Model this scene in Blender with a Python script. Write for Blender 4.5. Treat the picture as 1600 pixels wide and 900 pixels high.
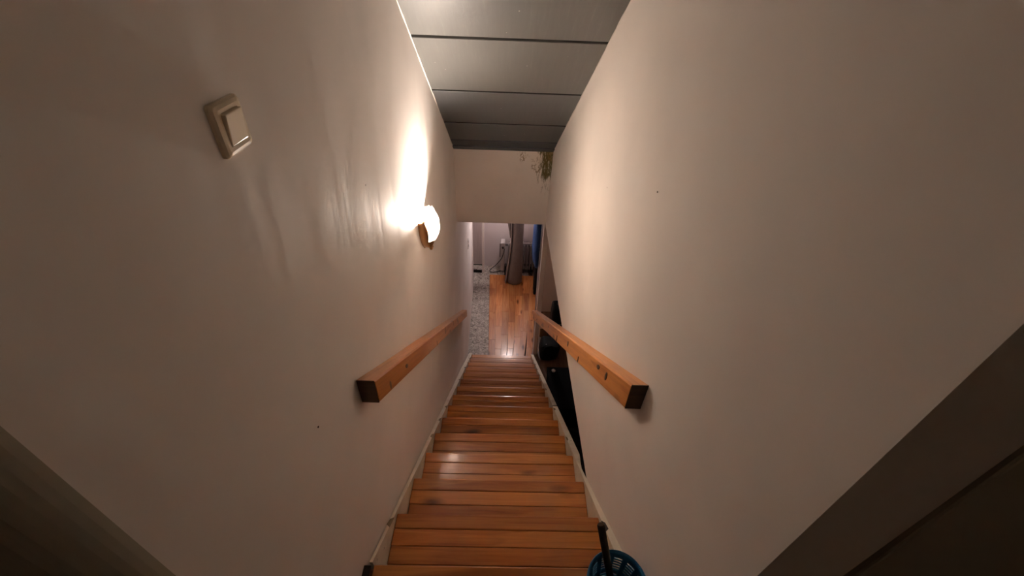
import bpy, bmesh, math, random
from mathutils import Vector, Matrix, noise
random.seed(7)
for o in list(bpy.data.objects): bpy.data.objects.remove(o, do_unlink=True)
S = bpy.context.scene
C = S.collection

# ------------------------------------------------------------------ camera, world, exposure
H = 4.4392                                   # camera height above the lower floor (m)
cam = bpy.data.cameras.new('camera'); camo = bpy.data.objects.new('camera', cam); C.objects.link(camo)
X = Vector((0.9995, 0.0037, 0.0327)); U = Vector((-0.0281, 0.6135, 0.7892)); F = Vector((0.0172, 0.7897, -0.6133))
X.normalize(); F.normalize(); U = X.cross(F).normalized(); F = U.cross(X).normalized()
camo.matrix_world = Matrix(((X.x, U.x, -F.x, 0), (X.y, U.y, -F.y, 0), (X.z, U.z, -F.z, H), (0, 0, 0, 1)))
cam.sensor_width = 36; cam.lens = 669.7 / 1600 * 36; cam.clip_start = 0.02
S.camera = camo
w = bpy.data.worlds.new('world'); S.world = w; w.use_nodes = True
w.node_tree.nodes['Background'].inputs[0].default_value = (0.5, 0.42, 0.34, 1)
w.node_tree.nodes['Background'].inputs[1].default_value = 0.02
S.view_settings.view_transform = 'Standard'; S.view_settings.look = 'None'
S.view_settings.gamma = 1; S.view_settings.use_curve_mapping = False
S.view_settings.exposure = 0.28
S.cycles.max_bounces = 20; S.cycles.diffuse_bounces = 16; S.cycles.glossy_bounces = 6; S.cycles.transmission_bounces = 8   # deep bounce light of a narrow white shaft
LAMP_W = 105.0; LAMP_COL = (1.0, 0.85, 0.73)          # shell wall lamp on the stairs
LOW_W = 32.0; LOW_COL = (1.0, 0.86, 0.84)             # wall lamp of the lower hall, above the header's sight line

# ------------------------------------------------------------------ helpers
def mat(name, col, rough=.6, metal=0, spec=.5):
    m = bpy.data.materials.new(name); m.use_nodes = True
    b = m.node_tree.nodes['Principled BSDF']
    b.inputs['Base Color'].default_value = (*col, 1); b.inputs['Roughness'].default_value = rough
    b.inputs['Metallic'].default_value = metal; b.inputs['Specular IOR Level'].default_value = spec
    return m
def nd(m, t, **kw):
    n = m.node_tree.nodes.new(t)
    for k, v in kw.items():
        if hasattr(n, k) and k not in n.inputs: setattr(n, k, v)
        else: n.inputs[k].default_value = v
    return n
def lk(m, a, b): m.node_tree.links.new(a, b)
def bsdf(m): return m.node_tree.nodes['Principled BSDF']
def coords(m, scale=(1, 1, 1), kind='Object', rnd=False, rot=(0, 0, 0)):
    tc = nd(m, 'ShaderNodeTexCoord')
    if any(rot):
        vr_ = nd(m, 'ShaderNodeVectorRotate', rotation_type='EULER_XYZ'); vr_.inputs['Rotation'].default_value = rot; lk(m, tc.outputs[kind], vr_.inputs['Vector']); src = vr_.outputs[0]
    else: src = tc.outputs[kind]
    mp = nd(m, 'ShaderNodeMapping'); mp.inputs['Scale'].default_value = scale
    lk(m, src, mp.inputs['Vector'])
    if rnd:
        oi = nd(m, 'ShaderNodeObjectInfo'); mu = nd(m, 'ShaderNodeMath', operation='MULTIPLY'); mu.inputs[1].default_value = 37.0
        lk(m, oi.outputs['Random'], mu.inputs[0]); cb = nd(m, 'ShaderNodeCombineXYZ')
        for k in range(3): lk(m, mu.outputs[0], cb.inputs[k])
        lk(m, cb.outputs[0], mp.inputs['Location'])
    return mp.outputs[0]
def noise_tex(m, v, scale, detail=4, rough=.5, dist=0):
    n = nd(m, 'ShaderNodeTexNoise'); n.inputs['Scale'].default_value = scale; n.inputs['Detail'].default_value = detail
    n.inputs['Roughness'].default_value = rough; n.inputs['Distortion'].default_value = dist
    lk(m, v, n.inputs['Vector']); return n
def ramp(m, fac, stops):
    r = nd(m, 'ShaderNodeValToRGB'); e = r.color_ramp.elements
    while len(e) < len(stops): e.new(.5)
    for k, (p, c) in enumerate(stops): e[k].position = p; e[k].color = (*c, 1)
    lk(m, fac, r.inputs[0]); return r.outputs[0]
def mix(m, fac, a, b, mode='MIX'):
    n = nd(m, 'ShaderNodeMix', data_type='RGBA', blend_type=mode)
    for s, v in ((0, fac), (6, a), (7, b)):
        if hasattr(v, 'links'): lk(m, v, n.inputs[s])
        elif s == 0: n.inputs[0].default_value = v
        else: n.inputs[s].default_value = (*v, 1)
    return n.outputs[2]
def bump(m, h, strength, dist, prev=None):
    b = nd(m, 'ShaderNodeBump'); b.inputs['Strength'].default_value = strength; b.inputs['Distance'].default_value = dist
    lk(m, h, b.inputs['Height'])
    if prev: lk(m, prev, b.inputs['Normal'])
    return b.outputs[0]

def tag(o, label=None, cat=None, group=None, kind=None):
    if label: o['label'] = label
    if cat: o['category'] = cat
    if group: o['group'] = group
    if kind: o['kind'] = kind
    return o
def empty(name, loc=(0, 0, 0), rz=0):
    o = bpy.data.objects.new(name, None); o.empty_display_size = .1; C.objects.link(o)
    o.location = loc; o.rotation_euler = (0, 0, rz); return o
def obj(name, bm, m, parent=None, smooth=False, world=False):
    """link a bmesh; vertex coordinates are world coordinates (world=True) or local to the parent"""
    bmesh.ops.recalc_face_normals(bm, faces=bm.faces)
    me = bpy.data.meshes.new(name); bm.to_mesh(me); bm.free()
    if m: me.materials.append(m)
    if smooth:
        for p in me.polygons: p.use_smooth = True
    o = bpy.data.objects.new(name, me); C.objects.link(o)
    if parent: o.parent = parent
    if parent and world:
        pm = Matrix.Identity(4); q = parent
        while q: pm = Matrix.LocRotScale(q.location, q.rotation_euler, q.scale) @ pm; q = q.parent
        me.transform(pm.inverted())
    return o
def origin_to(o, p):
    p = Vector(p); o.data.transform(Matrix.Translation(-p)); o.location = o.location + p; return o
def hexa(bm, pts):
    """8 points: bottom ring of four, top ring of four"""
    v = [bm.verts.new(p) for p in pts]
    for f in ((0, 3, 2, 1), (4, 5, 6, 7), (0, 1, 5, 4), (1, 2, 6, 5), (2, 3, 7, 6), (3, 0, 4, 7)): bm.faces.new([v[k] for k in f])
    return v
def box(bm, x0, x1, y0, y1, z0, z1):
    return hexa(bm, [(x0, y0, z0), (x1, y0, z0), (x1, y1, z0), (x0, y1, z0), (x0, y0, z1), (x1, y0, z1), (x1, y1, z1), (x0, y1, z1)])
def bev(bm, r, seg=2, edges=None):
    bmesh.ops.bevel(bm, geom=edges or list(bm.edges), offset=r, segments=seg, profile=.5, affect='EDGES', clamp_overlap=True); return bm
def bx(x0, x1, y0, y1, z0, z1, r=0, seg=2):
    bm = bmesh.new(); box(bm, x0, x1, y0, y1, z0, z1)
    if r: bev(bm, r, seg)
    return bm
def ring_loft(bm, rings, cap0=True, cap1=True, closed=True):
    vr = [[bm.verts.new(p) for p in r] for r in rings]
    n = len(vr[0])
    for a, b in zip(vr, vr[1:]):
        for k in range(n if closed else n - 1): bm.faces.new((a[k], a[(k + 1) % n], b[(k + 1) % n], b[k]))
    if cap0: bm.faces.new(vr[0][::-1])
    if cap1: bm.faces.new(vr[-1])
    return vr
def tube(bm, pts, rad, n=10):
    pts = [Vector(p) for p in pts]; rings = []
    if not hasattr(rad, '__len__'): rad = [rad] * len(pts)
    up = Vector((0, 0, 1))
    for k, p in enumerate(pts):
        d = (pts[min(k + 1, len(pts) - 1)] - pts[max(k - 1, 0)]).normalized()
        a = d.cross(up)
        if a.length < 1e-3: a = d.cross(Vector((1, 0, 0)))
        a.normalize(); b = d.cross(a)
        rings.append([p + rad[k] * (math.cos(t) * a + math.sin(t) * b) for t in (2 * math.pi * i / n for i in range(n))])
    ring_loft(bm, rings)
def lathe(bm, prof, center, n=24, cap0=True, cap1=True):
    cx, cy, cz = center
    ring_loft(bm, [[(cx + r * math.cos(t), cy + r * math.sin(t), cz + z) for t in (2 * math.pi * i / n for i in range(n))] for r, z in prof], cap0, cap1)
def spline(pts, n=8):
    P = [Vector(p) for p in pts]; P = [P[0]] + P + [P[-1]]; out = []
    for k in range(1, len(P) - 2):
        for j in range(n):
            t = j / n; a, b, c, d = P[k - 1:k + 3]
            out.append(.5 * ((2 * b) + (c - a) * t + (2 * a - 5 * b + 4 * c - d) * t * t + (3 * b - a - 3 * c + d) * t ** 3))
    return out + [P[-2]]

# ------------------------------------------------------------------ materials
def plaster(name, col, stain=None, streak=1.0, rough=.66):
    m = mat(name, col, rough, spec=.25); b = bsdf(m)
    v = coords(m, (1, 1, 1)); vs = coords(m, (1.0, 1.6, .55))
    n1 = noise_tex(m, v, 2.2, 3, .5); n2 = noise_tex(m, v, 120, 3, .6); n3 = noise_tex(m, vs, 2.6, 2, .4, .8)
    n4 = noise_tex(m, coords(m, (1, 3, .8)), 6, 3, .55)
    c = mix(m, ramp(m, n1.outputs[0], [(.3, (0, 0, 0)), (.75, (1, 1, 1))]), tuple(k * .93 for k in col), tuple(min(1, k * 1.03) for k in col))
    # sparse specks
    vo = nd(m, 'ShaderNodeTexVoronoi'); vo.inputs['Scale'].default_value = 4.5; lk(m, v, vo.inputs['Vector'])
    sp = ramp(m, vo.outputs['Distance'], [(.012, (1, 1, 1)), (.018, (0, 0, 0))])
    c = mix(m, sp, c, (.16, .11, .08))
    if stain: c = stain(m, v, c)
    lk(m, c, b.inputs['Base Color'])
    nb = bump(m, n3.outputs[0], .10 * streak, .05); nb = bump(m, n4.outputs[0], .03 * streak, .012, nb); nb = bump(m, n2.outputs[0], .10, .001, nb)
    lk(m, nb, b.inputs['Normal'])
    return m
WALL = (.86, .815, .775)
M_wall = plaster('painted_plaster', WALL)
def mould(m, v, c):
    # damp stains of the end wall: mould in its upper right corner, rusty cracks left of it
    sx = nd(m, 'ShaderNodeSeparateXYZ'); lk(m, v, sx.inputs[0])
    def rng(o, a, b_):
        r = nd(m, 'ShaderNodeMapRange', interpolation_type='SMOOTHSTEP'); r.inputs[1].default_value = a; r.inputs[2].default_value = b_
        lk(m, o, r.inputs[0]); return r.outputs[0]
    def mul(a, b_, op='MULTIPLY'):
        n = nd(m, 'ShaderNodeMath', operation=op)
        for s, q in enumerate((a, b_)):
            if hasattr(q, 'links'): lk(m, q, n.inputs[s])
            else: n.inputs[s].default_value = q
        return n.outputs[0]
    n = noise_tex(m, coords(m, (48, 48, 13)), 1, 6, .7, .5)
    corner = mul(mul(rng(sx.outputs['X'], .15, .345), rng(sx.outputs['Z'], 2.60, 3.12)), .40)
    f = ramp(m, mul(n.outputs[0], corner, 'ADD'), [(.70, (0, 0, 0)), (.84, (1, 1, 1))])
    c = mix(m, f, c, (.105, .085, .018))
    n2 = noise_tex(m, coords(m, (26, 26, 12)), 1, 5, .6, 1.6)
    band = mul(mul(rng(sx.outputs['X'], .06, .17), rng(sx.outputs['Z'], 2.72, 3.15)), .2)
    ridge = mul(mul(n2.outputs[0], .5, 'SUBTRACT'), 0, 'ADD'); ab = nd(m, 'ShaderNodeMath', operation='ABSOLUTE'); lk(m, ridge, ab.inputs[0])
    f2 = mul(ramp(m, ab.outputs[0], [(.010, (1, 1, 1)), (.035, (0, 0, 0))]), mul(band, 14.0))
    n5 = noise_tex(m, coords(m, (9, 9, 6)), 1, 2, .5); f2 = mul(f2, rng(n5.outputs[0], .45, .62))
    return mix(m, f2, c, (.25, .17, .08))
M_header = plaster('damp_plaster', (.88, .82, .77), mould, .35)
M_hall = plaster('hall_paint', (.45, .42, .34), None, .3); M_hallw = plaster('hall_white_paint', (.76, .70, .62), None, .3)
M_lowwall = plaster('lower_hall_paint', (.70, .64, .64), None, .5)
M_closet = plaster('closet_paint', (.66, .57, .50), None, .4)
M_soffit = plaster('soffit_paint', (.66, .62, .57), None, .3)

def pine(name, dark, mid, light, axis=0, rough=.32, knots=True, gscale=1.0, rnd=True, coat=.25, rot=(0, 0, 0)):
    m = mat(name, mid, rough, spec=.5); b = bsdf(m)
    sc = [26, 26, 26]; sc[axis] = 1.6
    v = coords(m, tuple(s * gscale for s in sc), rnd=rnd, rot=rot)
    n = noise_tex(m, v, 1.0, 6, .62, .9)
    c = ramp(m, n.outputs[0], [(.28, dark), (.5, mid), (.74, light)])
    sc2 = [9, 9, 9]; sc2[axis] = .9
    n2 = noise_tex(m, coords(m, tuple(sc2), rnd=rnd, rot=rot), 1.0, 2, .5, .6)
    c = mix(m, ramp(m, n2.outputs[0], [(.53, (0, 0, 0)), (.56, (.55, .55, .55))]), c, light, 'MIX')
    sc3 = [120, 120, 120]; sc3[axis] = 3
    n3 = noise_tex(m, coords(m, tuple(sc3), rnd=rnd, rot=rot), 1.0, 3, .6)
    c = mix(m, .35, c, ramp(m, n3.outputs[0], [(.3, (.45, .45, .45)), (.7, (1, 1, 1))]), 'MULTIPLY')
    if knots:
        sk = [14, 14, 14]; sk[axis] = 5.0
        vv = coords(m, tuple(sk), rnd=rnd, rot=rot); nn = noise_tex(m, vv, 1.5, 3, .5)
        vm = mix(m, .22, vv, nn.outputs['Color'], 'ADD')
        vo = nd(m, 'ShaderNodeTexVoronoi'); vo.inputs['Scale'].default_value = .55; lk(m, vm, vo.inputs['Vector'])
        c = mix(m, ramp(m, vo.outputs['Distance'], [(.07, (.85, .85, .85)), (.20, (0, 0, 0))]), c, tuple(k * .28 for k in dark))
    oi = nd(m, 'ShaderNodeObjectInfo'); hs = nd(m, 'ShaderNodeHueSaturation')
    mr = nd(m, 'ShaderNodeMapRange'); mr.inputs[3].default_value = .80; mr.inputs[4].default_value = 1.18
    lk(m, oi.outputs['Random'], mr.inputs[0]); lk(m, mr.outputs[0], hs.inputs['Value']); lk(m, c, hs.inputs['Color'])
    lk(m, hs.outputs[0], b.inputs['Base Color'])
    lk(m, bump(m, n3.outputs[0], .12, .0012), b.inputs['Normal'])
    b.inputs['Coat Weight'].default_value = coat; b.inputs['Coat Roughness'].default_value = .13
    return m
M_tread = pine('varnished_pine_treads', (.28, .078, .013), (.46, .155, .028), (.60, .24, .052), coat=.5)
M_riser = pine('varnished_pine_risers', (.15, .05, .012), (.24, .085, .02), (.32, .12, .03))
M_rail = pine('pine_handrail', (.43, .135, .022), (.63, .23, .046), (.74, .32, .08), axis=1, rough=.4, rot=(.655, 0, 0))
M_endgrain = pine('dark_end_grain', (.035, .018, .009), (.055, .028, .014), (.075, .04, .02), axis=0, knots=False, coat=0, rough=.7)
M_knotwood = pine('knot_wood', (.035, .011, .004), (.06, .019, .006), (.09, .03, .009), axis=1, knots=False, coat=.1)
M_lam = pine('laminate_floor', (.40, .125, .036), (.56, .205, .06), (.66, .29, .095), axis=1, rough=.26, gscale=1.3)
M_landing = pine('landing_boards', (.17, .06, .015), (.27, .10, .025), (.34, .13, .04))
M_brownfloor = pine('closet_floor', (.10, .055, .03), (.15, .085, .05), (.2, .115, .07), axis=1)

M_string = mat('stringer_paint', (.72, .67, .56), .5)
def _s(m):
    v = coords(m); n = noise_tex(m, v, 22, 5, .65); n2 = noise_tex(m, v, 7, 3, .6)
    c = ramp(m, n.outputs[0], [(.30, (.72, .67, .56)), (.66, (.72, .67, .56)), (.72, (.16, .12, .07))])
    c = mix(m, ramp(m, n2.outputs[0], [(.5, (0, 0, 0)), (.75, (.5, .5, .5))]), c, (.38, .33, .22))
    lk(m, c, bsdf(m).inputs['Base Color']); lk(m, bump(m, n.outputs[0], .3, .003), bsdf(m).inputs['Normal'])
_s(M_string)

def ceiling_mat(name, a, b_, rough=.42):
    m = mat(name, a, rough, spec=.5); b = bsdf(m)
    v = coords(m, (60, 4, 4), rnd=True); n = noise_tex(m, v, 1, 6, .7); n2 = noise_tex(m, coords(m, (3, 3, 3), rnd=True), 1, 3, .5)
    c = ramp(m, n.outputs[0], [(.25, tuple(k * .86 for k in a)), (.6, a), (.85, b_)])
    c = mix(m, .6, c, ramp(m, n2.outputs[0], [(.25, (.82, .82, .84)), (.75, (1, 1, 1))]), 'MULTIPLY')
    n3 = noise_tex(m, coords(m, (1, 1, 1), rnd=True), 55, 2, .5)
    c = mix(m, ramp(m, n3.outputs[0], [(.76, (0, 0, 0)), (.80, (.7, .7, .7))]), c, (.6, .58, .53))
    lk(m, c, b.inputs['Base Color']); lk(m, bump(m, n.outputs[0], .2, .002), b.inputs['Normal'])
    return m
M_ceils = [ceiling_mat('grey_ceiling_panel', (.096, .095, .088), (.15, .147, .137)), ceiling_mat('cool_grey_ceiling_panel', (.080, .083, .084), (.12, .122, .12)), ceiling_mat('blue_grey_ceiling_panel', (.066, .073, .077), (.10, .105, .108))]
M_endshade = ceiling_mat('blue_grey_painted_shade', (.035, .045, .06), (.05, .06, .075), .5)  # dark tone that paints in the shade at the ceiling's low end
M_groove = mat('groove', (.007, .006, .005), .9, spec=.1)
M_bead = plaster('plaster_bead', (.70, .65, .60), None, .6)

M_cream = mat('cream_plastic', (.78, .67, .50), .22)
M_cream2 = mat('cream_rocker', (.88, .79, .62), .16)
M_brass = mat('aged_brass', (.55, .33, .16), .32, 1)
M_glass = mat('frosted_glass', (.95, .92, .88), .5)
def _g(m):
    nt = m.node_tree; out = nt.nodes['Material Output']
    tr = nd(m, 'ShaderNodeBsdfTranslucent'); tr.inputs[0].default_value = (.97, .94, .9, 1)
    mx = nd(m, 'ShaderNodeMixShader'); mx.inputs[0].default_value = .9
    lk(m, bsdf(m).outputs[0], mx.inputs[1]); lk(m, tr.outputs[0], mx.inputs[2]); lk(m, mx.outputs[0], out.inputs[0])
_g(M_glass)
def emit(name, col, s):
    m = mat(name, col); b = bsdf(m); b.inputs['Emission Color'].default_value = (*col, 1); b.inputs['Emission Strength'].default_value = s; return m
M_bulb = emit('lamp_bulb', (1, .86, .7), 60)

M_vinyl = mat('mottled_vinyl', (.3, .27, .25), .5)
def _v(m):
    v = coords(m); n0 = noise_tex(m, v, 9, 2, .5)
    n = noise_tex(m, mix(m, .25, v, n0.outputs['Color'], 'ADD'), 26, 4, .6, 1.2)
    c = ramp(m, n.outputs[0], [(.36, (.13, .11, .098)), (.5, (.33, .295, .262)), (.62, (.56, .51, .455))])
    lk(m, c, bsdf(m).inputs['Base Color']); lk(m, bump(m, n.outputs[0], .2, .002), bsdf(m).inputs['Normal'])
_v(M_vinyl)
M_carpet = mat('carpet_backing', (.13, .105, .095), .95, spec=.1)
def _c(m):
    v = coords(m); n = noise_tex(m, v, 160, 3, .7); n2 = noise_tex(m, v, 6, 3, .5)
    c = ramp(m, n.outputs[0], [(.3, (.15, .118, .10)), (.7, (.32, .262, .23))]); c = mix(m, .4, c, ramp(m, n2.outputs[0], [(.3, (.7, .7, .7)), (.7, (1, 1, 1))]), 'MULTIPLY')
    lk(m, c, bsdf(m).inputs['Base Color']); lk(m, bump(m, n.outputs[0], .5, .004), bsdf(m).inputs['Normal'])
_c(M_carpet)
M_carpetedge = mat('carpet_pale_edge', (.5, .43, .38), .95, spec=.1)
M_fin = mat('grey_enamel', (.22, .205, .205), .45); M_fintop = mat('pale_enamel', (.48, .45, .44), .4)
M_black = mat('black_rubber', (.012, .012, .013), .6)
def cloth(name, col, rough=.85, s=30, bmp=.4, spec=.2):
    m = mat(name, col, rough, spec=spec); v = coords(m); n = noise_tex(m, v, s, 4, .6); n2 = noise_tex(m, v, 7, 3, .5, .5)
    lk(m, mix(m, n.outputs[0], tuple(k * .75 for k in col), tuple(min(1, k * 1.2) for k in col)), bsdf(m).inputs['Base Color'])
    nb = bump(m, n2.outputs[0], bmp, .02); lk(m, bump(m, n.outputs[0], .2, .002, nb), bsdf(m).inputs['Normal']); return m
M_blue = cloth('blue_nylon', (.012, .07, .24), .5, 40, .6, .5); M_trous = cloth('black_cotton', (.010, .010, .011))
M_bag = cloth('black_bag_fabric', (.007, .008, .009), .7, 60, .3, .2); M_blackbox = cloth('black_vinyl_cloth', (.004, .004, .005), .8, 80, .1, .1)
M_tarp = cloth('dark_striped_cloth', (.016, .012, .011), .8)
M_card = cloth('cardboard', (.25, .14, .07), .8, 50, .05)
M_knob = mat('grey_knob_plastic', (.45, .45, .46), .3)
M_bluep = mat('blue_plastic', (.004, .06, .14), .33)
def _bp(m):
    v = coords(m); n = noise_tex(m, v, 25, 4, .6)
    lk(m, ramp(m, n.outputs[0], [(.3, (.008, .11, .27)), (.7, (.028, .20, .38))]), bsdf(m).inputs['Base Color'])
_bp(M_bluep)
M_stick = pine('dark_stick_wood', (.012, .008, .005), (.024, .016, .010), (.035, .024, .015), axis=1, knots=False, coat=0, rough=.7)
M_white = mat('white_gloss_paint', (.85, .79, .74), .4)
M_door = pine('dull_door_wood', (.46, .38, .36), (.52, .44, .42), (.56, .48, .46), axis=2, knots=False, coat=0, rough=.6)

# ------------------------------------------------------------------ measured geometry of the shaft
def wl(y, z): return -0.40095 - 0.01277 * y + 0.00607 * (z - H)       # face of the left wall
def wr(y, z): return 0.46658 - 0.02198 * y + 0.01477 * (z - H)        # face of the right wall
def cz(y): return H + 1.18365 - 0.70279 * y                           # underside of the sloping ceiling
Y0, RUN, RISE, LAND = 0.54087, 0.24943, 0.19484, H - 1.56205
YH, ZC = 3.482, 2.4866                                                # end wall over the stair foot, lower ceiling
YL, YR = 0.159, 0.280                                                 # near ends of the side walls
def nosez(y): return LAND - (y - Y0) * RISE / RUN

# side walls (subdivided so that they can bow slightly)
def side_wall(name, face, out, y0, y1, zb, zt, label, bulge=.004):
    bm = bmesh.new(); ny, nz = 40, 24
    fr, bk = {}, {}
    for i in range(ny + 1):
        for j in range(nz + 1):
            y = y0 + (y1 - y0) * i / ny; zt_ = zt(y); z = zb + (zt_ - zb) * j / nz
            edge = min(i, ny - i, j, nz - j) > 0
            d = bulge * noise.noise((y * 2.1, z * 1.1, 3.3)) if edge else 0
            fr[i, j] = bm.verts.new((face(y, z) + d, y, z)); bk[i, j] = bm.verts.new((face(y, z) + out, y, z))
    for i in range(ny):
        for j in range(nz):
            bm.faces.new((fr[i, j], fr[i + 1, j], fr[i + 1, j + 1], fr[i, j + 1])); bm.faces.new((bk[i, j], bk[i, j + 1], bk[i + 1, j + 1], bk[i + 1, j]))
    for i in range(ny):
        bm.faces.new((fr[i, 0], bk[i, 0], bk[i + 1, 0], fr[i + 1, 0])); bm.faces.new((fr[i, nz], fr[i + 1, nz], bk[i + 1, nz], bk[i, nz]))
    for j in range(nz):
        bm.faces.new((fr[0, j], fr[0, j + 1], bk[0, j + 1], bk[0, j])); bm.faces.new((fr[ny, j], bk[ny, j], bk[ny, j + 1], fr[ny, j + 1]))
    o = obj(name, bm, M_wall, smooth=True)
    o.data.polygons.foreach_set('use_smooth', [True] * len(o.data.polygons))
    for e in o.data.edges: pass
    tag(o, label, 'wall', kind='structure')
    o.data.set_sharp_from_angle(angle=math.radians(40))
    return o
top_l = lambda y: (cz(y) + .05) if y < YH + .1 else ZC + .25
wall_left = side_wall('wall_left', wl, -.13, YL + .045, YH + .10, 0.0, lambda y: cz(y) + .05, 'plain off-white plastered wall carrying the lit shell lamp and light switch')
wall_right = side_wall('wall_right', wr, .146, YR, YH + .10, ZC, lambda y: cz(y) + .05, 'off-white plastered wall on the right, ending in mid-air above the stairs')
# lower stretch of the left wall under the soffit
bm = bmesh.new(); y0, y1 = YH + .10, 5.86
hexa(bm, [(wl(y0, 0) - .13, y0, 0), (wl(y0, 0), y0, 0), (wl(y1, 0) - .03, y1, 0), (wl(y1, 0) - .13, y1, 0),
          (wl(y0, ZC) - .13, y0, ZC), (wl(y0, ZC), y0, ZC), (wl(y1, ZC) - .03, y1, ZC), (wl(y1, ZC) - .13, y1, ZC)])
obj('wall_stretch', bm, M_wall, wall_left)
# rounded near end of the left wall
bm = bmesh.new(); r = .045; prof = []
for k in range(9):
    a = math.pi / 2 * k / 8; prof.append((-r + r * math.cos(a), YL + r - r * math.sin(a)))
prof += [(-.9, YL), (-.9, YL + .045)]
rings = [[(wl(YL, z) + dx, y, z) for dx, y in prof] for z in (LAND, cz(YL) - .1)]
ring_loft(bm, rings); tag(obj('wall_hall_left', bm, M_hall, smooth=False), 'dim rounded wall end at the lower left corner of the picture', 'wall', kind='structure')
# end wall over the stair foot
bm = bmesh.new(); y1 = YH + .1; zt = cz(YH) + .06
hexa(bm, [(wl(YH, ZC), YH, ZC), (wr(YH, ZC), YH, ZC), (wr(y1, ZC), y1, ZC), (wl(y1, ZC), y1, ZC), (wl(YH, zt), YH, zt), (wr(YH, zt), YH, zt), (wr(y1, zt), y1, zt), (wl(y1, zt), y1, zt)])
tag(obj('wall_header', bm, M_header), 'short hanging end wall with green mould in its upper right corner', 'wall', kind='structure')

# sloping ceiling: backing plus panels with open grooves
bm = bmesh.new(); ya, yb = -.1, YH + .1
hexa(bm, [(-.62, ya, cz(ya) + .026), (.66, ya, cz(ya) + .026), (.60, yb, cz(yb) + .026), (-.66, yb, cz(yb) + .026), (-.62, ya, cz(ya) + .14), (.66, ya, cz(ya) + .14), (.60, yb, cz(yb) + .14), (-.66, yb, cz(yb) + .14)])
ceiling = tag(obj('ceiling', bm, M_groove), 'sloping dark grey panelled ceiling above the stairs', 'ceiling', kind='structure')
seams = [-.1, .35, .78, 1.22, 1.655, 2.09, 2.545, 2.977, 3.30]
def slope_panel(a, b, m, name, drop=0.0, g=.010):
    bm = bmesh.new(); a += g; b -= g; e = .006
    hexa(bm, [(wl(a, cz(a)) + e - .02, a, cz(a) - drop), (wr(a, cz(a)) - e + .02, a, cz(a) - drop), (wr(b, cz(b)) - e + .02, b, cz(b) - drop), (wl(b, cz(b)) + e - .02, b, cz(b) - drop),
              (wl(a, cz(a)) + e - .02, a, cz(a) + .025), (wr(a, cz(a)) - e + .02, a, cz(a) + .025), (wr(b, cz(b)) - e + .02, b, cz(b) + .025), (wl(b, cz(b)) + e - .02, b, cz(b) + .025)])
    o = obj(name, bm, m, ceiling); return origin_to(o, (0, (a + b) / 2, cz((a + b) / 2)))
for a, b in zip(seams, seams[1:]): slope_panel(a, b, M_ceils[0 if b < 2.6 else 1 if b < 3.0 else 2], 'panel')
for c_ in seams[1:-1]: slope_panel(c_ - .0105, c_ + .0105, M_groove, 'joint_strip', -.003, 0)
slope_panel(3.30, 3.42, M_endshade, 'painted_shade_strip', .002, .001)  # low end of the ceiling darkened by colour, standing in for shade
slope_panel(3.42, YH, M_endshade, 'painted_shade_strip', .010, .001)
# ragged plaster beads where the walls meet the ceiling
def bead(face, sgn, parent):
    bm = bmesh.new(); pts, rad = [], []; rr = random.Random(5 if sgn > 0 else 9)
    y = 1.3
    while y < YH:
        z = cz(y); pts.append((face(y, z) + sgn * .001, y, z - .001)); rad.append(.0012 + .004 * max(0, noise.noise((y * 9, sgn * 4., 1.))) + .002 * rr.random()); y += .035
    tube(bm, pts, rad, 7); obj('plaster_edge', bm, M_bead, parent, smooth=True)
bead(wl, 1, wall_left); bead(wr, -1, wall_right)

# hall at the head of the stairs (behind and beside the camera)
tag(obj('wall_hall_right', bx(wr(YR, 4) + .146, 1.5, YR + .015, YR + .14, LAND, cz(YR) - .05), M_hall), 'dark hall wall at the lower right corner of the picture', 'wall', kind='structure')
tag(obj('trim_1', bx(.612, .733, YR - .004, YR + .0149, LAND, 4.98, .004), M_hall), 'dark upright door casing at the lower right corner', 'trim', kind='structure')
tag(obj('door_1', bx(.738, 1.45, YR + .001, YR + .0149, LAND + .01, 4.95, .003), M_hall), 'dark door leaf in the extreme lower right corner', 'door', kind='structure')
bm = bx(-1.3, 1.5, -1.9, -1.8, LAND, 5.5); tag(obj('wall_back', bm, M_hallw), 'dim hall wall behind the viewer', 'wall', kind='structure')
tag(obj('wall_hall_side_left', bx(-1.3, -1.2, -1.8, YL + .045, LAND, 5.5), M_hallw), 'dim hall side wall left of the viewer', 'wall', kind='structure')
tag(obj('wall_hall_side_right', bx(1.45, 1.55, -1.8, YR + .14, LAND, 5.5), M_hallw), 'dim hall side wall right of the viewer', 'wall', kind='structure')
tag(obj('ceiling_hall', bx(-1.3, 1.55, -1.9, YL - .06, 5.5, 5.6), M_hallw), 'flat hall ceiling above the viewer', 'ceiling', kind='structure')
landing = tag(obj('floor_landing', bx(-1.2, 1.45, -1.8, .535, LAND - .2, LAND - .022), M_riser), 'wooden landing at the head of the stairs', 'floor', kind='structure')
yy = Y0; k = 0
while yy > -.2:
    d = .062 if k else .058
    x0, x1 = (wl(.5, LAND) + .022, wr(.5, LAND) - .022) if yy > .25 else (-1.0, 1.3)
    o = obj('plank', bev(bx(x0, x1, yy - d + .001, yy, LAND - .024, LAND), .0025, 1), M_tread, landing); origin_to(o, (0, yy, LAND)); yy -= d; k += 1
# dark end of the landing skirting by the left stringer
sk = empty('skirting_end', (wl(.5, LAND) + .010, .49, LAND)); tag(sk, 'short dark wooden stub at the head of the left stair stringer', 'skirting', kind=None)
obj('stub_block', bev(bx(-.009, .010, -.10, .035, -.02, .030), .004), M_riser, sk); obj('stub_cap', bev(bx(-.0095, .012, -.10, .037, .030, .036), .002), M_stick, sk)

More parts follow.
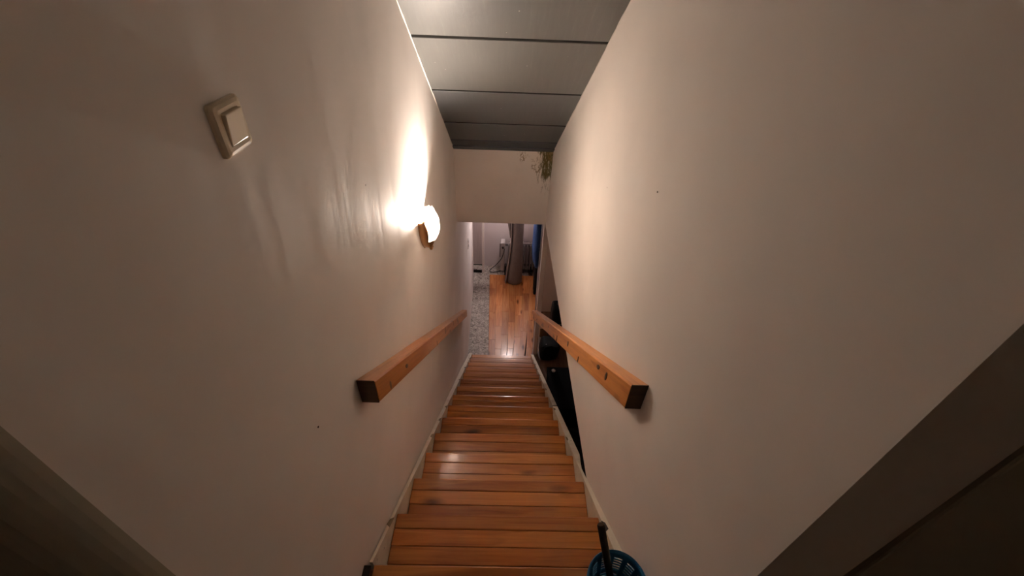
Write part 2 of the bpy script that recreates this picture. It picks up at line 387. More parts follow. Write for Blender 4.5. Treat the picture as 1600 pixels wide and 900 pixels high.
# ------------------------------------------------------------------ the staircase
stairs = empty('staircase', (0, 4.2, 0)); tag(stairs, 'steep straight varnished pine staircase running down between the white walls', 'staircase')
NT = 14
for i in range(1, NT + 1):
    yn = Y0 + RUN * i; zt = LAND - RISE * i
    xa, xb = -.3985 - .0012 * i, .4015 - .0012 * i
    jit = random.uniform(-.003, .003)
    # tread: nosing board with the bearer under the other boards
    bm = bmesh.new(); box(bm, xa, xb, yn - .056, yn, zt - .034, zt)
    bev(bm, .005, 2)
    box(bm, xa + .002, xb - .002, yn - .285, yn - .056, zt - .036, zt - .0195)
    tr = obj('tread', bm, M_tread, stairs); origin_to(tr, (0, yn, zt)); tr.location = tr.location - stairs.location
    y = yn - .0572
    for k in range(4):
        d = (.062 + jit, .0625, .0625 - jit, .05)[k]
        b = obj('board', bev(bx(xa + random.uniform(0, .003), xb - random.uniform(0, .003), y - d + .0012, y, zt - .0195, zt - random.uniform(0.0, .0012)), .0018, 1), M_tread, tr)
        b.data.transform(Matrix.Translation((0, -yn, -zt))); y -= d
    ztop = zt - .036; zbot = zt - RISE if i < NT else 0
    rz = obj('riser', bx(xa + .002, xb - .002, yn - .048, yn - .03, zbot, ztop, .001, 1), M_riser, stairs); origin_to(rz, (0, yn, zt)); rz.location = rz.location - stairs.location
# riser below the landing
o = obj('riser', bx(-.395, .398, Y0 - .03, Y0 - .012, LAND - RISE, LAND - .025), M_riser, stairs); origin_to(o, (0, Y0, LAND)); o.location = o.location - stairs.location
# painted stringers
def stringer(ya, yb, inner, outer, up=.014):
    bm = bmesh.new(); n = 30; rings = []
    for k in range(n + 1):
        y = ya + (yb - ya) * k / n; z = nosez(y) + up; zb = max(0.0, z - .30)
        wob = .002 * noise.noise((y * 7, 1.3, .2))
        i_ = inner(y) + wob; o_ = outer(y)
        rings.append([(i_, y, zb), (i_, y, z), (o_, y, z + .001 * noise.noise((y * 9, 4., 0))), (o_, y, zb)])
    ring_loft(bm, rings); o = obj('stringer', bm, M_string, stairs, world=True); return o
nidx = lambda y: (y - Y0) / RUN
YE = Y0 + RUN * NT + .05
stringer(Y0 + .003, YE, lambda y: -.3990 - .0012 * nidx(y), lambda y: max(wl(y, nosez(y)) + .009, -.455))
outR = lambda y: min(wr(y, nosez(y)) - .001, .43) if y < 1.12 else .4035 - .0012 * nidx(y) + .032 + .0
yg = Y0 + RUN * 6.05
def outR(y):
    a = wr(y, nosez(y)) - .001; b = .402 - .0012 * nidx(y) + .034
    return min(a, b) if y < 1.15 else min(b, a + (y - 1.15) * .2)
stringer(Y0 + .003, yg - .014, lambda y: .402 - .0012 * nidx(y), outR)
stringer(yg + .014, YE, lambda y: .402 - .0012 * nidx(y), outR)
# dirt-filled notches where the treads are let into the stringers
for i in range(1, NT):
    yn = Y0 + RUN * i
    for s in (-1, 1):
        if random.random() < .25: continue
        xe = -.3985 - .0012 * i if s < 0 else .4015 - .0012 * i
        y = yn - .06; z = nosez(y) + .0145
        bm = bmesh.new(); L = random.uniform(.018, .03); wd = random.uniform(.008, .014)
        dz = lambda t: -t * RISE / RUN
        pts = [(xe - s * .0005, y - L, z + dz(-L)), (xe + s * wd, y - L * .5, z + dz(-L * .5)), (xe + s * wd * .8, y + L * .6, z + dz(L * .6)), (xe - s * .0005, y + L, z + dz(L))]
        hexa(bm, [(p[0], p[1], p[2] - .004) for p in pts] + [(p[0], p[1], p[2] + .0006) for p in pts])
        obj('notch_filler', bm, M_stick if random.random() < .4 else mat('old_filler', (.20, .16, .09), .8), stairs, world=True)

# ------------------------------------------------------------------ handrails
def handrail(face, sgn, ya, yb, za, label, slope, thick=.052, hv=.108, far_x=0):
    t = empty('handrail', (face(ya, za), ya, za)); tag(t, label, 'handrail', 'pine handrails on the stair walls')
    bm = bmesh.new(); n = 36; rings = []
    for k in range(n + 1):
        y = ya + (yb - ya) * k / n; z = za - slope * (y - ya); x = face(y, z) + sgn * .001 + far_x * k / n
        w_ = .0015 * noise.noise((y * 3, sgn * 2., 5.)); c = .006
        sec = [(0, 0), (thick - c, 0), (thick, -c), (thick, -hv + c), (thick - c, -hv), (0, -hv)]
        rings.append([(x + sgn * (a + w_ * (a > .01)), y, z + b + w_) for a, b in sec])
    ring_loft(bm, rings); o = obj('rail_beam', bm, M_rail, t, world=True)
    bm = bmesh.new(); y = ya - .002; z = za + slope * .002; x = face(y, z) + sgn * .001
    hexa(bm, [(x + sgn * a, yy_, zz) for yy_ in (y, ya) for a, zz in ((.0, z - .001), (thick - .001, z - .001), (thick - .001, z - hv + .001), (0, z - hv + .001))])
    e = obj('sawn_end', bm, M_endgrain, t, world=True); tag(e, 'dark sawn end grain')
    # knots and splits along the face
    for f in (.06, .13, .24, .33, .46, .58, .70, .84, .93):
        f += random.uniform(-.02, .02); y = ya + (yb - ya) * f; fz = random.uniform(.25, .8); z = za - slope * (y - ya) - hv * fz; x = face(y, z) + sgn * (thick + .0024) + far_x * f
        bm = bmesh.new(); n = 12; ra_, rb_ = random.choice(((.016, .011), (.012, .022), (.006, .036), (.020, .013), (.008, .030)))
        rb_ = min(rb_, hv * min(fz, 1 - fz) - .004)
        rim_ = [(ra_ * math.cos(2 * math.pi * k / n) * random.uniform(.8, 1.15), rb_ * math.sin(2 * math.pi * k / n)) for k in range(n)]
        ring_loft(bm, [[(x - sgn * d_, y + u, z + v - u * slope) for u, v in [(p[0] * q_, p[1] * q_) for p in rim_]] for d_, q_ in ((.005, 1), (.0006, 1), (.0, .7))])
        obj('dark_knot', bm, M_knotwood, t, world=True)
    return t
handrail(wl, 1, .803, 3.62, 3.466, 'thick pine handrail on the left wall below the lit shell lamp', .768, hv=.100)
hr = handrail(wr, -1, .822, 3.40, 3.452, 'thick pine handrail on the right wall, passing over the dark side opening', .752, hv=.112)

# ------------------------------------------------------------------ light switch
sw = empty('light_switch', (wl(.636, 4.229), .636, 4.229)); tag(sw, 'cream plastic rocker light switch high on the left wall', 'light switch')
bm = bmesh.new(); h = .037
def sq(x, s, r=.006, n=4):
    out = []
    for cy_, cz_, a0 in ((1, 1, 0), (-1, 1, 90), (-1, -1, 180), (1, -1, 270)):
        for k in range(n + 1):
            a = math.radians(a0 + 90 * k / n); out.append((x, cy_ * (s - r) + r * math.cos(a), cz_ * (s - r) + r * math.sin(a)))
    return out
ring_loft(bm, [sq(.0005, h), sq(.006, h), sq(.0095, h - .003), sq(.011, h - .008), sq(.011, h - .0135, .003), sq(.007, h - .014, .003)], True, True)
obj('frame', bm, M_cream, sw)
bm = bmesh.new(); s = .0222
hexa(bm, [(.007, -s, -s), (.007, s, -s), (.007, s, s), (.007, -s, s), (.0125, -s, -s), (.0125, s, -s), (.0175, s, s), (.0175, -s, s)]); bev(bm, .0012, 2)
rk = obj('rocker', bm, M_cream2, sw)

# ------------------------------------------------------------------ shell wall lamp
LY, LZ = 1.93, 3.30
sc_ = empty('wall_lamp', (wl(LY, LZ), LY, LZ)); tag(sc_, 'lit shell-shaped glass wall lamp on a brass bracket', 'lamp')
bm = bmesh.new(); lathe(bm, [(.004, 0), (.026, 0), (.026, .006), (.02, .010), (.006, .012)], (0, 0, 0), 20)
bm.transform(Matrix.Translation((.0005, 0, -.045)) @ Matrix.Rotation(math.pi / 2, 4, 'Y')); obj('back_boss', bm, M_brass, sc_, smooth=True)
bm = bmesh.new(); ring_loft(bm, [[(x_, r_ * .022 * math.cos(t), -.070 + r_ * .034 * math.sin(t)) for t in (2 * math.pi * i / 28 for i in range(28))] for x_, r_ in ((.0006, 1), (.005, 1), (.0075, .93))]); obj('back_plate', bm, M_brass, sc_, smooth=False)
bm = bmesh.new(); tube(bm, spline([(.008, 0, -.045), (.020, 0, -.075), (.030, 0, -.098), (.036, 0, -.106)]), .0055, 10); obj('arm', bm, M_brass, sc_, smooth=True)
bm = bmesh.new(); lathe(bm, [(.002, -.014), (.008, -.010), (.010, -.002), (.013, .004), (.012, .010)], (.036, 0, -.102), 16); obj('finial', bm, M_brass, sc_, smooth=True)
bm = bmesh.new(); tube(bm, [(.036, 0, -.09), (.040, 0, -.02), (.040, 0, .0)], [.010, .011, .011], 12); obj('lamp_holder', bm, M_brass, sc_, smooth=True)
bm = bmesh.new(); ring_loft(bm, [[(.030 + a_ * math.cos(t) * .9, 1.15 * a_ * math.sin(t), z_) for t in (2 * math.pi * i / 20 for i in range(20))] for a_, z_ in ((.006, -.098), (.018, -.09), (.027, -.07), (.0285, -.048))], True, False)
cu = obj('gallery_cup', bm, M_brass, sc_, smooth=True); cu.modifiers.new('t', 'SOLIDIFY').thickness = .0015
# scalloped shell: a fan that bows away from the wall, open at the top and towards the wall
bm = bmesh.new(); nu, nv = 30, 14; grid = []
for j in range(nv + 1):
    t = j / nv; row = []
    for i in range(nu + 1):
        u = -1 + 2 * i / nu
        wid = .010 + .080 * math.sin(min(1, t * 1.12) * math.pi / 2) ** .8
        flute = 1 + .035 * math.cos(u * math.pi * 7) * t
        depth = .034 + .055 * math.sin(min(t * 1.05, 1) * math.pi * .80) - .012 * max(0, t - .8)
        yv = wid * math.sin(u * 1.45) / math.sin(1.45)
        lip = .0006; xv = lip + (depth - lip) * math.cos(u * 1.45) ** .8 * flute
        zv = -.094 + .205 * t - .018 * t * u * u + .003 * math.cos(u * math.pi * 7) * t
        row.append(bm.verts.new((xv, yv, zv)))
    grid.append(row)
for j in range(nv):
    for i in range(nu): bm.faces.new((grid[j][i], grid[j][i + 1], grid[j + 1][i + 1], grid[j + 1][i]))
for row in grid: row[0].co.x = row[-1].co.x = -.003
bb = bmesh.new()
for lo_, hi_ in ((0, 3), (nu - 3, nu)):  # opaque edge bands, added to keep the shell's glow off the wall
    for j in range(nv):
        for i in range(lo_, hi_):
            bb.faces.new([bb.verts.new(v.co + Vector((.0015, .0012 * (1 if i > nu / 2 else -1), 0))) for v in (grid[j][i], grid[j][i + 1], grid[j + 1][i + 1], grid[j + 1][i])])
for lo_, hi_ in ((3, 10), (nu - 10, nu - 3)):  # lower clasp of the bracket
    for j in range(4):
        for i in range(lo_, hi_):
            bb.faces.new([bb.verts.new(v.co + Vector((.0015, .0012 * (1 if i > nu / 2 else -1), 0))) for v in (grid[j][i], grid[j][i + 1], grid[j + 1][i + 1], grid[j + 1][i])])
bmesh.ops.remove_doubles(bb, verts=bb.verts, dist=.0002)
eb = obj('clasp_and_glow_guard', bb, M_brass, sc_, smooth=True); eb.modifiers.new('t', 'SOLIDIFY').thickness = .001
sh = obj('glass_shade', bm, M_glass, sc_, smooth=True); tag(sh, 'glowing frosted shell shade')
so = sh.modifiers.new('thick', 'SOLIDIFY'); so.thickness = .003
bm = bmesh.new(); lathe(bm, [(.010, 0), (.013, .012), (.015, .026), (.011, .042), (.003, .05)], (.040, 0, 0), 14); obj('bulb', bm, M_bulb, sc_, smooth=True)
lt = bpy.data.lights.new('bulb_light', 'POINT'); lt.energy = LAMP_W; lt.color = LAMP_COL; lt.shadow_soft_size = .026
lo = bpy.data.objects.new('bulb_light', lt); C.objects.link(lo); lo.parent = sc_; lo.location = (.050, 0, .062)

# nails and wall specks that stand out
for y, z, f, s, lab in ((.57, 3.584, wl, 1, 'small dark nail head in the left wall below the handrail end'), (1.146, 3.914, wr, -1, 'tiny brown nail head in the upper right wall')):
    n_ = empty('nail', (f(y, z), y, z)); tag(n_, lab, 'nail')
    bm = bmesh.new(); lathe(bm, [(.0008, 0), (.0015, .0015), (.0028, .0015), (.002, .0026)], (0, 0, 0), 10); bm.transform(Matrix.Rotation(s * math.pi / 2, 4, 'Y')); obj('head', bm, M_stick, n_)

# ------------------------------------------------------------------ lower floor
tag(obj('floor', bx(-1.7, .41, 3.6, 6.36, -.1, 0), M_vinyl), 'grey mottled vinyl floor at the foot of the stairs', 'floor', kind='structure')
tag(obj('floor_closet', bx(.41, 1.8, .4, 6.36, -.1, 0), M_brownfloor), 'dim brown floor of the side room', 'floor', kind='structure')
tag(obj('floor_understairs', bx(-1.7, .41, .4, 3.6, -.1, 0), M_brownfloor), 'dark floor under the stairs', 'floor', kind='structure')
PX = lambda y: .422 + .0752 * (y - 4.2)                       # face of the partition
LX = lambda y: -.205 - .0355 * (y - 4.23)                     # left edge of the laminate
bm = bmesh.new(); ya, yb = 3.75, 6.07
hexa(bm, [(LX(ya), ya, .0005), (PX(ya) - .035, ya, .0005), (PX(yb) - .004, yb, .0005), (LX(yb), yb, .0005), (LX(ya), ya, .004), (PX(ya) - .035, ya, .004), (PX(yb) - .004, yb, .004), (LX(yb), yb, .004)])
lam = tag(obj('floor_laminate', bm, M_groove), 'orange wood laminate laid beyond the last step', 'floor', kind='structure')
NP = 7
for k in range(NP):
    y = ya - random.uniform(0, .4)
    while y < yb:
        y2 = y + random.uniform(.42, .62); a, b = max(y, ya) + .001, min(y2, yb) - .001
        if b - a > .03:
            u0, u1 = k / NP, (k + 1) / NP
            xx = lambda u, yy_: LX(yy_) + .002 + u * (PX(yy_) - (.035 if yy_ < 4.2 else .004) - LX(yy_) - .004)
            bm = bmesh.new(); g = .0008
            hexa(bm, [(xx(u0, a) + g, a, .004), (xx(u1, a) - g, a, .004), (xx(u1, b) - g, b, .004), (xx(u0, b) + g, b, .004), (xx(u0, a) + g, a, .010), (xx(u1, a) - g, a, .010), (xx(u1, b) - g, b, .010), (xx(u0, b) + g, b, .010)])
            p = obj('plank', bm, M_lam, lam); origin_to(p, ((xx(u0, a) + xx(u1, a)) / 2, a, .007))
        y = y2
# far wall, side walls, soffit, partition, closet
tag(obj('wall_far', bx(-.40, 1.8, 6.36, 6.46, 0, ZC), M_lowwall), 'far wall of the lower hall behind the heater and carpet roll', 'wall', kind='structure')
tag(obj('wall_lower_left', bx(-1.8, -1.7, 3.5, 6.6, 0, ZC), M_lowwall), 'lower hall wall out of view on the left', 'wall', kind='structure')
tag(obj('wall_lower_return', bx(-1.7, -.40, 6.42, 6.52, 0, ZC), M_lowwall), 'recessed wall strip left of the white door post', 'wall', kind='structure')
bm = bx(-1.7, -.62, 5.74, 5.86, 0, ZC); tag(obj('wall_lower_side', bm, M_lowwall), 'lower hall wall behind the left stair wall', 'wall', kind='structure')
tag(obj('ceiling_lower', bx(-1.8, 1.8, YH + .10, 6.5, ZC, ZC + .18), M_soffit), 'low ceiling of the lower hall', 'ceiling', kind='structure')
tag(obj('ceiling_closet', bx(.60, 1.8, .3, YH + .10, ZC, ZC + .18), M_soffit), 'low ceiling of the dark side room', 'ceiling', kind='structure')
tag(obj('wall_closet_side', bx(1.7, 1.8, .4, 5.12, 0, ZC), M_closet), 'outer wall of the dark side room', 'wall', kind='structure')
tag(obj('wall_closet_near', bx(-.53, 1.8, .30, .42, 0, LAND - .2), M_closet), 'side room wall under the landing', 'wall', kind='structure')
bm = bmesh.new(); ya, yb = 5.13, 6.36
hexa(bm, [(PX(ya), ya, 0), (PX(ya) + .062, ya, 0), (PX(yb) + .062, yb, 0), (PX(yb), yb, 0), (PX(ya), ya, ZC), (PX(ya) + .062, ya, ZC), (PX(yb) + .062, yb, ZC), (PX(yb), yb, ZC)])
tag(obj('wall_partition', bm, M_lowwall), 'pale partition on the right of the lower hall, hung with clothes', 'wall', kind='structure')
tag(obj('trim_4', bx(PX(4.2), PX(4.2) + .060, 4.2, 4.262, 0, ZC, .004), M_white), 'square pale post at the foot of the stairs on the right', 'trim', kind='structure')
tag(obj('wall_closet', bx(PX(5.15) + .064, 1.8, 5.13, 5.23, 0, ZC), M_closet), 'brownish side room wall right of the partition edge', 'wall', kind='structure')
# door post and door in the recess on the left
tag(obj('trim_2', bx(-.402, -.366, 6.13, 6.17, 0, ZC, .004), M_white), 'slim white upright door post beside the far wall', 'trim', kind='structure')
d2 = tag(obj('door_2', bx(-1.1, -.41, 6.36, 6.40, .02, 2.05, .003), M_door), 'dull brown door leaf left of the white post', 'door', kind='structure')
tag(obj('trim_3', bx(-1.15, -.41, 6.13, 6.19, .0005, .022, .004), M_groove), 'dark door sill left of the white post', 'trim', kind='structure')

# socket plate with two dark holes on the lower left wall
sp = empty('wall_socket', (wl(4.59, 1.56), 4.59, 1.56)); tag(sp, 'small pale wall socket with two dark holes far down the left wall', 'socket')
obj('plate', bev(bx(.0005, .008, -.03, .03, -.06, .06), .003), M_white, sp)
for dz in (-.03, .03): obj('socket_hole', bev(bx(.006, .0095, -.014, .014, dz - .016, dz + .016), .002), M_black, sp)

# pendant lamp of the lower hall (hidden by the hanging end wall)
l2 = empty('pendant_lamp', (.10, 5.92, ZC)); tag(l2, 'round frosted pendant lamp under the lower hall ceiling', 'lamp')
bm = bmesh.new(); lathe(bm, [(.006, -.03), (.03, -.024), (.04, -.008), (.04, -.0005)], (0, 0, 0), 20); obj('ceiling_rose', bm, M_brass, l2, smooth=True)
bm = bmesh.new(); tube(bm, [(0, 0, -.02), (0, 0, -.20), (0, 0, -.36)], .004, 8); obj('cord', bm, M_black, l2, smooth=True)
bm = bmesh.new(); lathe(bm, [(.018, .02), (.05, .0), (.085, -.05), (.10, -.10), (.098, -.13)], (0, 0, -.36), 28, False, False); g2 = obj('glass_shade', bm, M_glass, l2, smooth=True); g2.modifiers.new('t', 'SOLIDIFY').thickness = .003
bm = bmesh.new(); lathe(bm, [(.010, .0), (.014, -.02), (.028, -.06), (.024, -.085), (.006, -.098)], (0, 0, -.36), 14); obj('bulb', bm, emit('hall_bulb', (1, .85, .8), 20), l2, smooth=True)
lt = bpy.data.lights.new('hall_bulb_light', 'POINT'); lt.energy = LOW_W; lt.color = LOW_COL; lt.shadow_soft_size = .03
lo = bpy.data.objects.new('hall_bulb_light', lt); C.objects.link(lo); lo.parent = l2; lo.location = (0, 0, -.50)

# ------------------------------------------------------------------ rolled carpet
rc = empty('rolled_carpet', (.17, 5.90, .010)); tag(rc, 'brownish grey carpet roll standing upright on the laminate', 'carpet')
bm = bmesh.new(); rings = []; nz, nt = 22, 90
for j in range(nz + 1):
    t = j / nz; z = 1.75 * t; row = []
    R0 = .158 - .046 * min(1, t * 2.2) + .004 * math.sin(t * 9); cx_ = -.02 * (1 - min(1, t * 2.5)) + .012 * math.sin(t * 3); cy_ = .02 * t
    for k in range(nt + 1):
        s = k / nt; a = 2 * math.pi * 2.6 * s + 6.2; r = R0 * (.42 + .58 * s)
        row.append((cx_ + r * math.cos(a), cy_ + r * math.sin(a) * .92, z + .012 * math.sin(a * .5) * (1 - t)))
    rings.append(row)
vr = [[bm.verts.new(p) for p in r_] for r_ in rings]
for a, b in zip(vr, vr[1:]):
    for k in range(nt): bm.faces.new((a[k], a[k + 1], b[k + 1], b[k]))
ro = obj('roll', bm, M_carpet, rc, smooth=True); md = ro.modifiers.new('thick', 'SOLIDIFY'); md.thickness = .012; md.offset = -1
a = 2 * math.pi * 2.6 + 6.2
bm = bmesh.new(); tube(bm, [(-.02 * (1 - min(1, t * 2.5)) + .012 * math.sin(t * 3) + (.158 - .046 * min(1, t * 2.2)) * math.cos(a) - .003, .02 * t + (.158 - .046 * min(1, t * 2.2)) * math.sin(a) * .92, 1.75 * t + .004) for t in (k / 20 for k in range(21))], .0075, 8)
obj('edge_binding', bm, M_carpetedge, rc, smooth=True)
# flap that droops from the top of the roll to the left
bm = bmesh.new(); rows = []
for j in range(9):
    t = j / 8; row = []
    for i in range(7):
        u = i / 6; row.append((-.095 - .20 * u * (t ** 1.2), -.02 - .02 * math.sin(u * 3) + .01 * t, 1.72 - .02 * u - .82 * (1 - t) * (1 - .0 * u) + .05 * u * t))
    rows.append([bm.verts.new(p) for p in row])
for p, q_ in zip(rows, rows[1:]):
    for k in range(6): bm.faces.new((p[k], p[k + 1], q_[k + 1], q_[k]))
fl = obj('loose_flap', bm, M_carpet, rc, smooth=True); md = fl.modifiers.new('thick', 'SOLIDIFY'); md.thickness = .012

# ------------------------------------------------------------------ oil radiator
ra = empty('oil_radiator', (0, 6.20, 0)); tag(ra, 'grey finned oil radiator standing behind the carpet roll', 'heater')
def fin_bm():
    bm = bmesh.new(); pts = []
    for cy_, cz_, a0 in ((.055, .565, 0), (-.055, .565, 90), (-.055, .12, 180), (.055, .12, 270)):
        for k in range(5):
            a = math.radians(a0 + 22.5 * k); pts.append((cy_ + .03 * math.cos(a), cz_ + .03 * math.sin(a)))
    ring_loft(bm, [[(-.013, y, z) for y, z in [(p[0] * .9, (p[1] - .34) * .96 + .34) for p in pts]], [(-.007, y, z) for y, z in pts], [(.007, y, z) for y, z in pts], [(.013, y, z) for y, z in [(p[0] * .9, (p[1] - .34) * .96 + .34) for p in pts]]]); return bm
f0 = obj('fin', fin_bm(), M_fin, ra, smooth=False); f0.location = (.055, 0, 0)
for k in range(1, 9):
    f = f0.copy(); C.objects.link(f); f.parent = ra; f.location = (.055 + .052 * k, 0, 0)
for z in (.14, .55):
    bm = bmesh.new(); tube(bm, [(-.01, 0, z), (.50, 0, z)], .022, 12); obj('oil_pipe', bm, M_fin, ra, smooth=True)
bm = bmesh.new(); tube(bm, [(.05, -.03, .606), (.5, -.03, .606)], .012, 8); obj('top_rail', bm, M_fintop, ra, smooth=True)
cp = obj('control_panel', bev(bx(-.085, -.012, -.075, .075, .06, .625), .012, 3), M_fintop, ra)
bm = bmesh.new(); tube(bm, [(-.048, -.076, .54), (-.048, -.094, .54)], [.02, .017], 14); obj('thermostat_knob', bm, M_black, cp, smooth=True)
obj('cord_hook', bev(bx(-.105, -.085, -.02, .02, .30, .58), .006), M_fin, cp)
for x in (.0, .46):
    obj('foot', bev(bx(x - .018, x + .018, -.12, .12, .05, .075), .006), M_black, ra)
    for y in (-.11, .11):
        bm = bmesh.new(); tube(bm, [(x - .012, y, .026), (x + .012, y, .026)], .0255, 14); obj('wheel', bm, M_black, ra, smooth=True)
bm = bmesh.new(); tube(bm, spline([(-.02, -.08, .52), (-.06, -.11, .36), (-.16, -.10, .20), (-.245, -.08, .10), (-.27, -.06, .03), (-.22, -.05, .008), (-.12, -.03, .008), (-.06, .02, .008)], 8), .006, 8); obj('power_cord', bm, M_black, ra, smooth=True)

# ------------------------------------------------------------------ coat and trousers on the partition
def hook(y, z, lab):
    h = empty('coat_hook', (PX(y), y, z)); tag(h, lab, 'hook', 'hooks on the partition')
    obj('plate', bev(bx(-.006, -.0005, -.012, .012, -.03, .03), .002), M_brass, h)
    bm = bmesh.new(); tube(bm, spline([(-.004, 0, -.01), (-.03, 0, -.02), (-.045, 0, .0), (-.047, 0, .018)]), .005, 8); obj('prong', bm, M_brass, h, smooth=True)
hook(5.30, 1.75, 'brass hook on the partition holding the blue jacket'); hook(5.62, 1.75, 'brass hook on the partition holding the black trousers')
def garment(name, par, secs, m, seed, n=26, fold=.14):
    bm = bmesh.new(); rings = []
    for (cx_, cy_, z, rx, ry) in secs:
        r_ = []
        for k in range(n):
            a = 2 * math.pi * k / n; f = 1 + fold * noise.noise((math.cos(a) * 2.2 + seed, math.sin(a) * 2.2, z * 3.5)) + fold * .5 * noise.noise((math.cos(a) * 6, math.sin(a) * 6 + seed, z * 7))
            r_.append((cx_ + rx * f * math.cos(a), cy_ + ry * f * math.sin(a), z))
        rings.append(r_)
    ring_loft(bm, rings); return obj(name, bm, m, par, smooth=True)
def interp(keys, n):
    out = []
    for j in range(n + 1):
        t = j / n * (len(keys) - 1); i = min(int(t), len(keys) - 2); f = t - i; f = f * f * (3 - 2 * f)
        out.append(tuple(a + (b - a) * f for a, b in zip(keys[i], keys[i + 1])))
    return out
jy = 5.30; jk = empty('jacket', (PX(jy), jy, .78)); tag(jk, 'blue padded jacket hanging from the partition beside the carpet roll', 'jacket')
garment('body', jk, interp([(-.038, 0, 0, .030, .10), (-.058, 0, .12, .046, .16), (-.068, 0, .35, .056, .19), (-.066, 0, .6, .054, .19), (-.055, 0, .85, .045, .15), (-.045, 0, .98, .02, .05)], 34), M_blue, 1.0)
garment('sleeve', jk, interp([(-.055, -.17, .10, .028, .04), (-.075, -.18, .35, .034, .05), (-.07, -.15, .62, .036, .05), (-.06, -.10, .84, .02, .03)], 24), M_blue, 2.0, 16)
garment('hood', jk, interp([(-.09, 0, .70, .015, .08), (-.10, 0, .80, .03, .11), (-.09, 0, .92, .03, .09), (-.06, 0, .985, .01, .03)], 12), M_blue, 3.0, 18)
ty = 5.62; tk = empty('trousers', (PX(ty), ty, .03)); tag(tk, 'black trousers hanging below the blue jacket', 'trousers')
for s in (-1, 1): garment('trouser_leg', tk, interp([(-.035, s * .055, .0, .022, .05), (-.04, s * .055, .4, .026, .055), (-.042, s * .05, .9, .032, .065), (-.042, s * .04, 1.2, .034, .07)], 26), M_trous, 4.0 + s, 16)
garment('waist', tk, interp([(-.042, 0, 1.15, .036, .10), (-.04, 0, 1.4, .034, .11), (-.03, 0, 1.7, .018, .06)], 14), M_trous, 7.0, 20)

# ------------------------------------------------------------------ things in the dark side room
def soft_box(name, par, x0, x1, y0, y1, z0, z1, m, seed, amp=.02, r=.05):
    bm = bmesh.new(); box(bm, x0, x1, y0, y1, z0, z1); bev(bm, r, 3); bmesh.ops.subdivide_edges(bm, edges=list(bm.edges), cuts=3, use_grid_fill=True)
    for v in bm.verts:
        if v.co.z > z0 + .01:
            v.co += Vector((noise.noise(v.co * 5 + Vector((seed, 0, 0))), noise.noise(v.co * 5 + Vector((0, seed, 0))), noise.noise(v.co * 5 + Vector((0, 0, seed))))) * amp
    return obj(name, bm, m, par, smooth=True)
su = empty('suitcase', (.80, 4.52, 0)); tag(su, 'tall black fabric suitcase standing right above the right handrail', 'suitcase')
soft_box('body', su, -.14, .20, -.12, .12, .03, .66, M_bag, 1, .008, .04)
bm = bmesh.new(); tube(bm, spline([(-.06, 0, .65), (-.055, 0, .70), (.02, 0, .705), (.09, 0, .70), (.095, 0, .65)]), .010, 8); obj('handle', bm, M_black, su, smooth=True)
soft_box('front_pocket', su, -.10, .16, -.155, -.11, .10, .46, M_bag, 2, .004, .02)
bm = bmesh.new(); tube(bm, [(-.10, -.158, .43), (.15, -.158, .45)], .0035, 6); obj('zip', bm, M_fin, su, smooth=True)
for x in (-.11, .17):
    bm = bmesh.new(); tube(bm, [(x - .012, .08, .025), (x + .012, .08, .025)], .025, 12); obj('wheel', bm, M_black, su, smooth=True)
    obj('foot', bev(bx(x - .012, x + .012, -.1, -.07, 0, .04), .003), M_black, su)
du = empty('duffel_bag', (.64, 4.18, 0)); tag(du, 'limp black bag on the floor beneath the right handrail', 'bag')
soft_box('body', du, -.125, .13, -.10, .17, 0, .27, M_bag, 5, .022, .06)
bm = bmesh.new(); tube(bm, spline([(-.09, -.09, .2), (-.06, -.11, .285), (.03, -.10, .29), (.08, -.09, .2)]), .009, 8); obj('strap', bm, M_bag, du, smooth=True)
bm = bmesh.new(); lathe(bm, [(.004, 0), (.007, .003), (.002, .006)], (-.055, -.05, .277), 10); obj('stud', bm, M_knob, du, smooth=True)
cb = empty('cardboard_box', (.60, 4.66, 0)); tag(cb, 'small brown cardboard box behind the limp black bag', 'box')
obj('carton', bev(bx(-.065, .04, -.10, .10, 0, .16), .002, 1), M_card, cb)
for s in (-1, 1): obj('flap', bx(-.064, .039, min(s * .003, s * .099), max(s * .003, s * .099), .1605, .1635), M_card, cb)
bk_ = empty('black_cabinet', (.84, 3.22, 0)); tag(bk_, 'black low cabinet with a pale knob on its lid, right beside the stairs', 'cabinet')
obj('body', bev(bx(-.29, .26, -.30, .30, .02, .47), .006), M_blackbox, bk_)
ld = obj('lid', bev(bx(-.30, .27, -.31, .31, .472, .50), .006), M_blackbox, bk_)
bm = bmesh.new(); lathe(bm, [(.008, .0), (.010, .008), (.022, .014), (.025, .022), (.018, .03), (.004, .033)], (-.225, .235, .499), 18); obj('knob', bm, M_knob, ld, smooth=True)
for sx_ in (-.27, .24):
    for sy_ in (-.28, .28): obj('foot', bx(sx_ - .012, sx_ + .012, sy_ - .012, sy_ + .012, 0, .021), M_black, bk_)
tp = empty('dark_cloth_pile', (.80, 2.45, 0)); tag(tp, 'heap of dark striped cloth on the floor at the narrow end of the side opening', 'cloth')
soft_box('folded_cloth', tp, -.22, .22, -.42, .38, 0, .34, M_tarp, 8, .04, .06)
for k in range(5):
    y = -.36 + .16 * k; bm = bmesh.new(); tube(bm, spline([(-.20, y, .33), (-.08, y + .03, .372), (.05, y - .02, .365), (.19, y + .05, .34)]), .018, 8); obj('fold', bm, M_tarp, tp, smooth=True)
br = empty('wooden_stool', (1.19, 2.74, 0)); tag(br, 'brown wooden stool half hidden behind the black cabinet', 'stool')
obj('seat', bev(bx(-.13, .13, -.1, .1, .40, .43), .005), M_card, br)
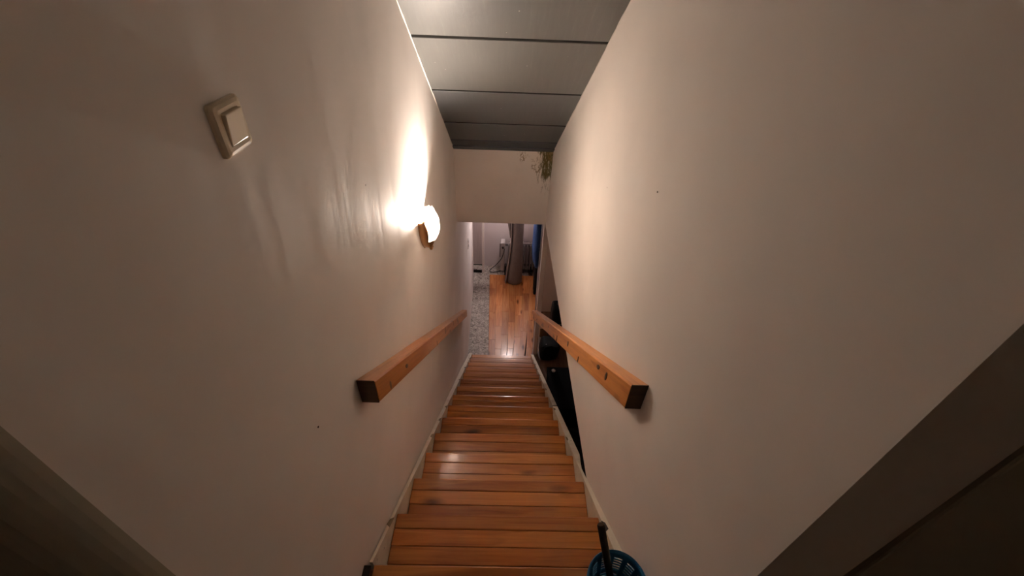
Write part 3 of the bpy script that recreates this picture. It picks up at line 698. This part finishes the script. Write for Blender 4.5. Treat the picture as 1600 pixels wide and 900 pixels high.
for sx_ in (-.1, .1):
    for sy_ in (-.07, .07): obj('leg', bx(sx_ - .015, sx_ + .015, sy_ - .015, sy_ + .015, 0, .40), M_card, br)

# ------------------------------------------------------------------ blue slotted basket with a stick, at the stair head
bc = Vector((.345, .450, LAND)); bk = empty('blue_basket', bc); tag(bk, 'round blue plastic basket with slotted sides at the head of the stairs', 'basket')
bm = bmesh.new(); NA, hgt = 120, .160
slots = [(.022 + .0135 * k, .022 + .0135 * k + .0062) for k in range(3)] + [(.079 + .0118 * k, .079 + .0118 * k + .0062) for k in range(5)]
zs = [0.0]
for a, b in slots: zs += [a, b]
zs += [hgt - .012, hgt]
slotset = [a for a, b in slots]
rad = lambda z: .052 + .030 * (z / hgt)
vv = [[bm.verts.new((rad(z) * math.cos(2 * math.pi * (k + .5) / NA), rad(z) * math.sin(2 * math.pi * (k + .5) / NA), z + .002)) for k in range(NA)] for z in zs]
for j in range(len(zs) - 1):
    row = any(abs(q - zs[j]) < 1e-5 for q in slotset)
    for k in range(NA):
        if row and (k % 10) in (1, 2, 3, 4, 5, 6): continue
        bm.faces.new((vv[j][k], vv[j][(k + 1) % NA], vv[j + 1][(k + 1) % NA], vv[j + 1][k]))
bm.faces.new(vv[0][::-1])
o = obj('slotted_wall', bm, M_bluep, bk, smooth=True); md = o.modifiers.new('t', 'SOLIDIFY'); md.thickness = .0022; md.offset = 0
bm = bmesh.new(); lathe(bm, [(.0815, .152), (.0825, .163), (.0845, .1655), (.0865, .161), (.0865, .148), (.0850, .148), (.0848, .158), (.0838, .160)], (0, 0, 0), 64, False, False); o = obj('rim', bm, M_bluep, bk, smooth=True)
st = empty('dark_stick', bc + Vector((.020, -.015, .005))); tag(st, 'dark wooden stick leaning out of the blue basket', 'stick')
bm = bmesh.new(); tube(bm, [(.002, -.012, .0), (-.028, .055, .11), (-.060, .137, .232)], [.0105, .011, .0115], 12); obj('shaft', bm, M_stick, st, smooth=True)
bm = bmesh.new(); tube(bm, [(-.060, .137, .232), (-.0608, .1392, .2353)], [.0112, .0095], 12); obj('cut_end', bm, M_endgrain, st)
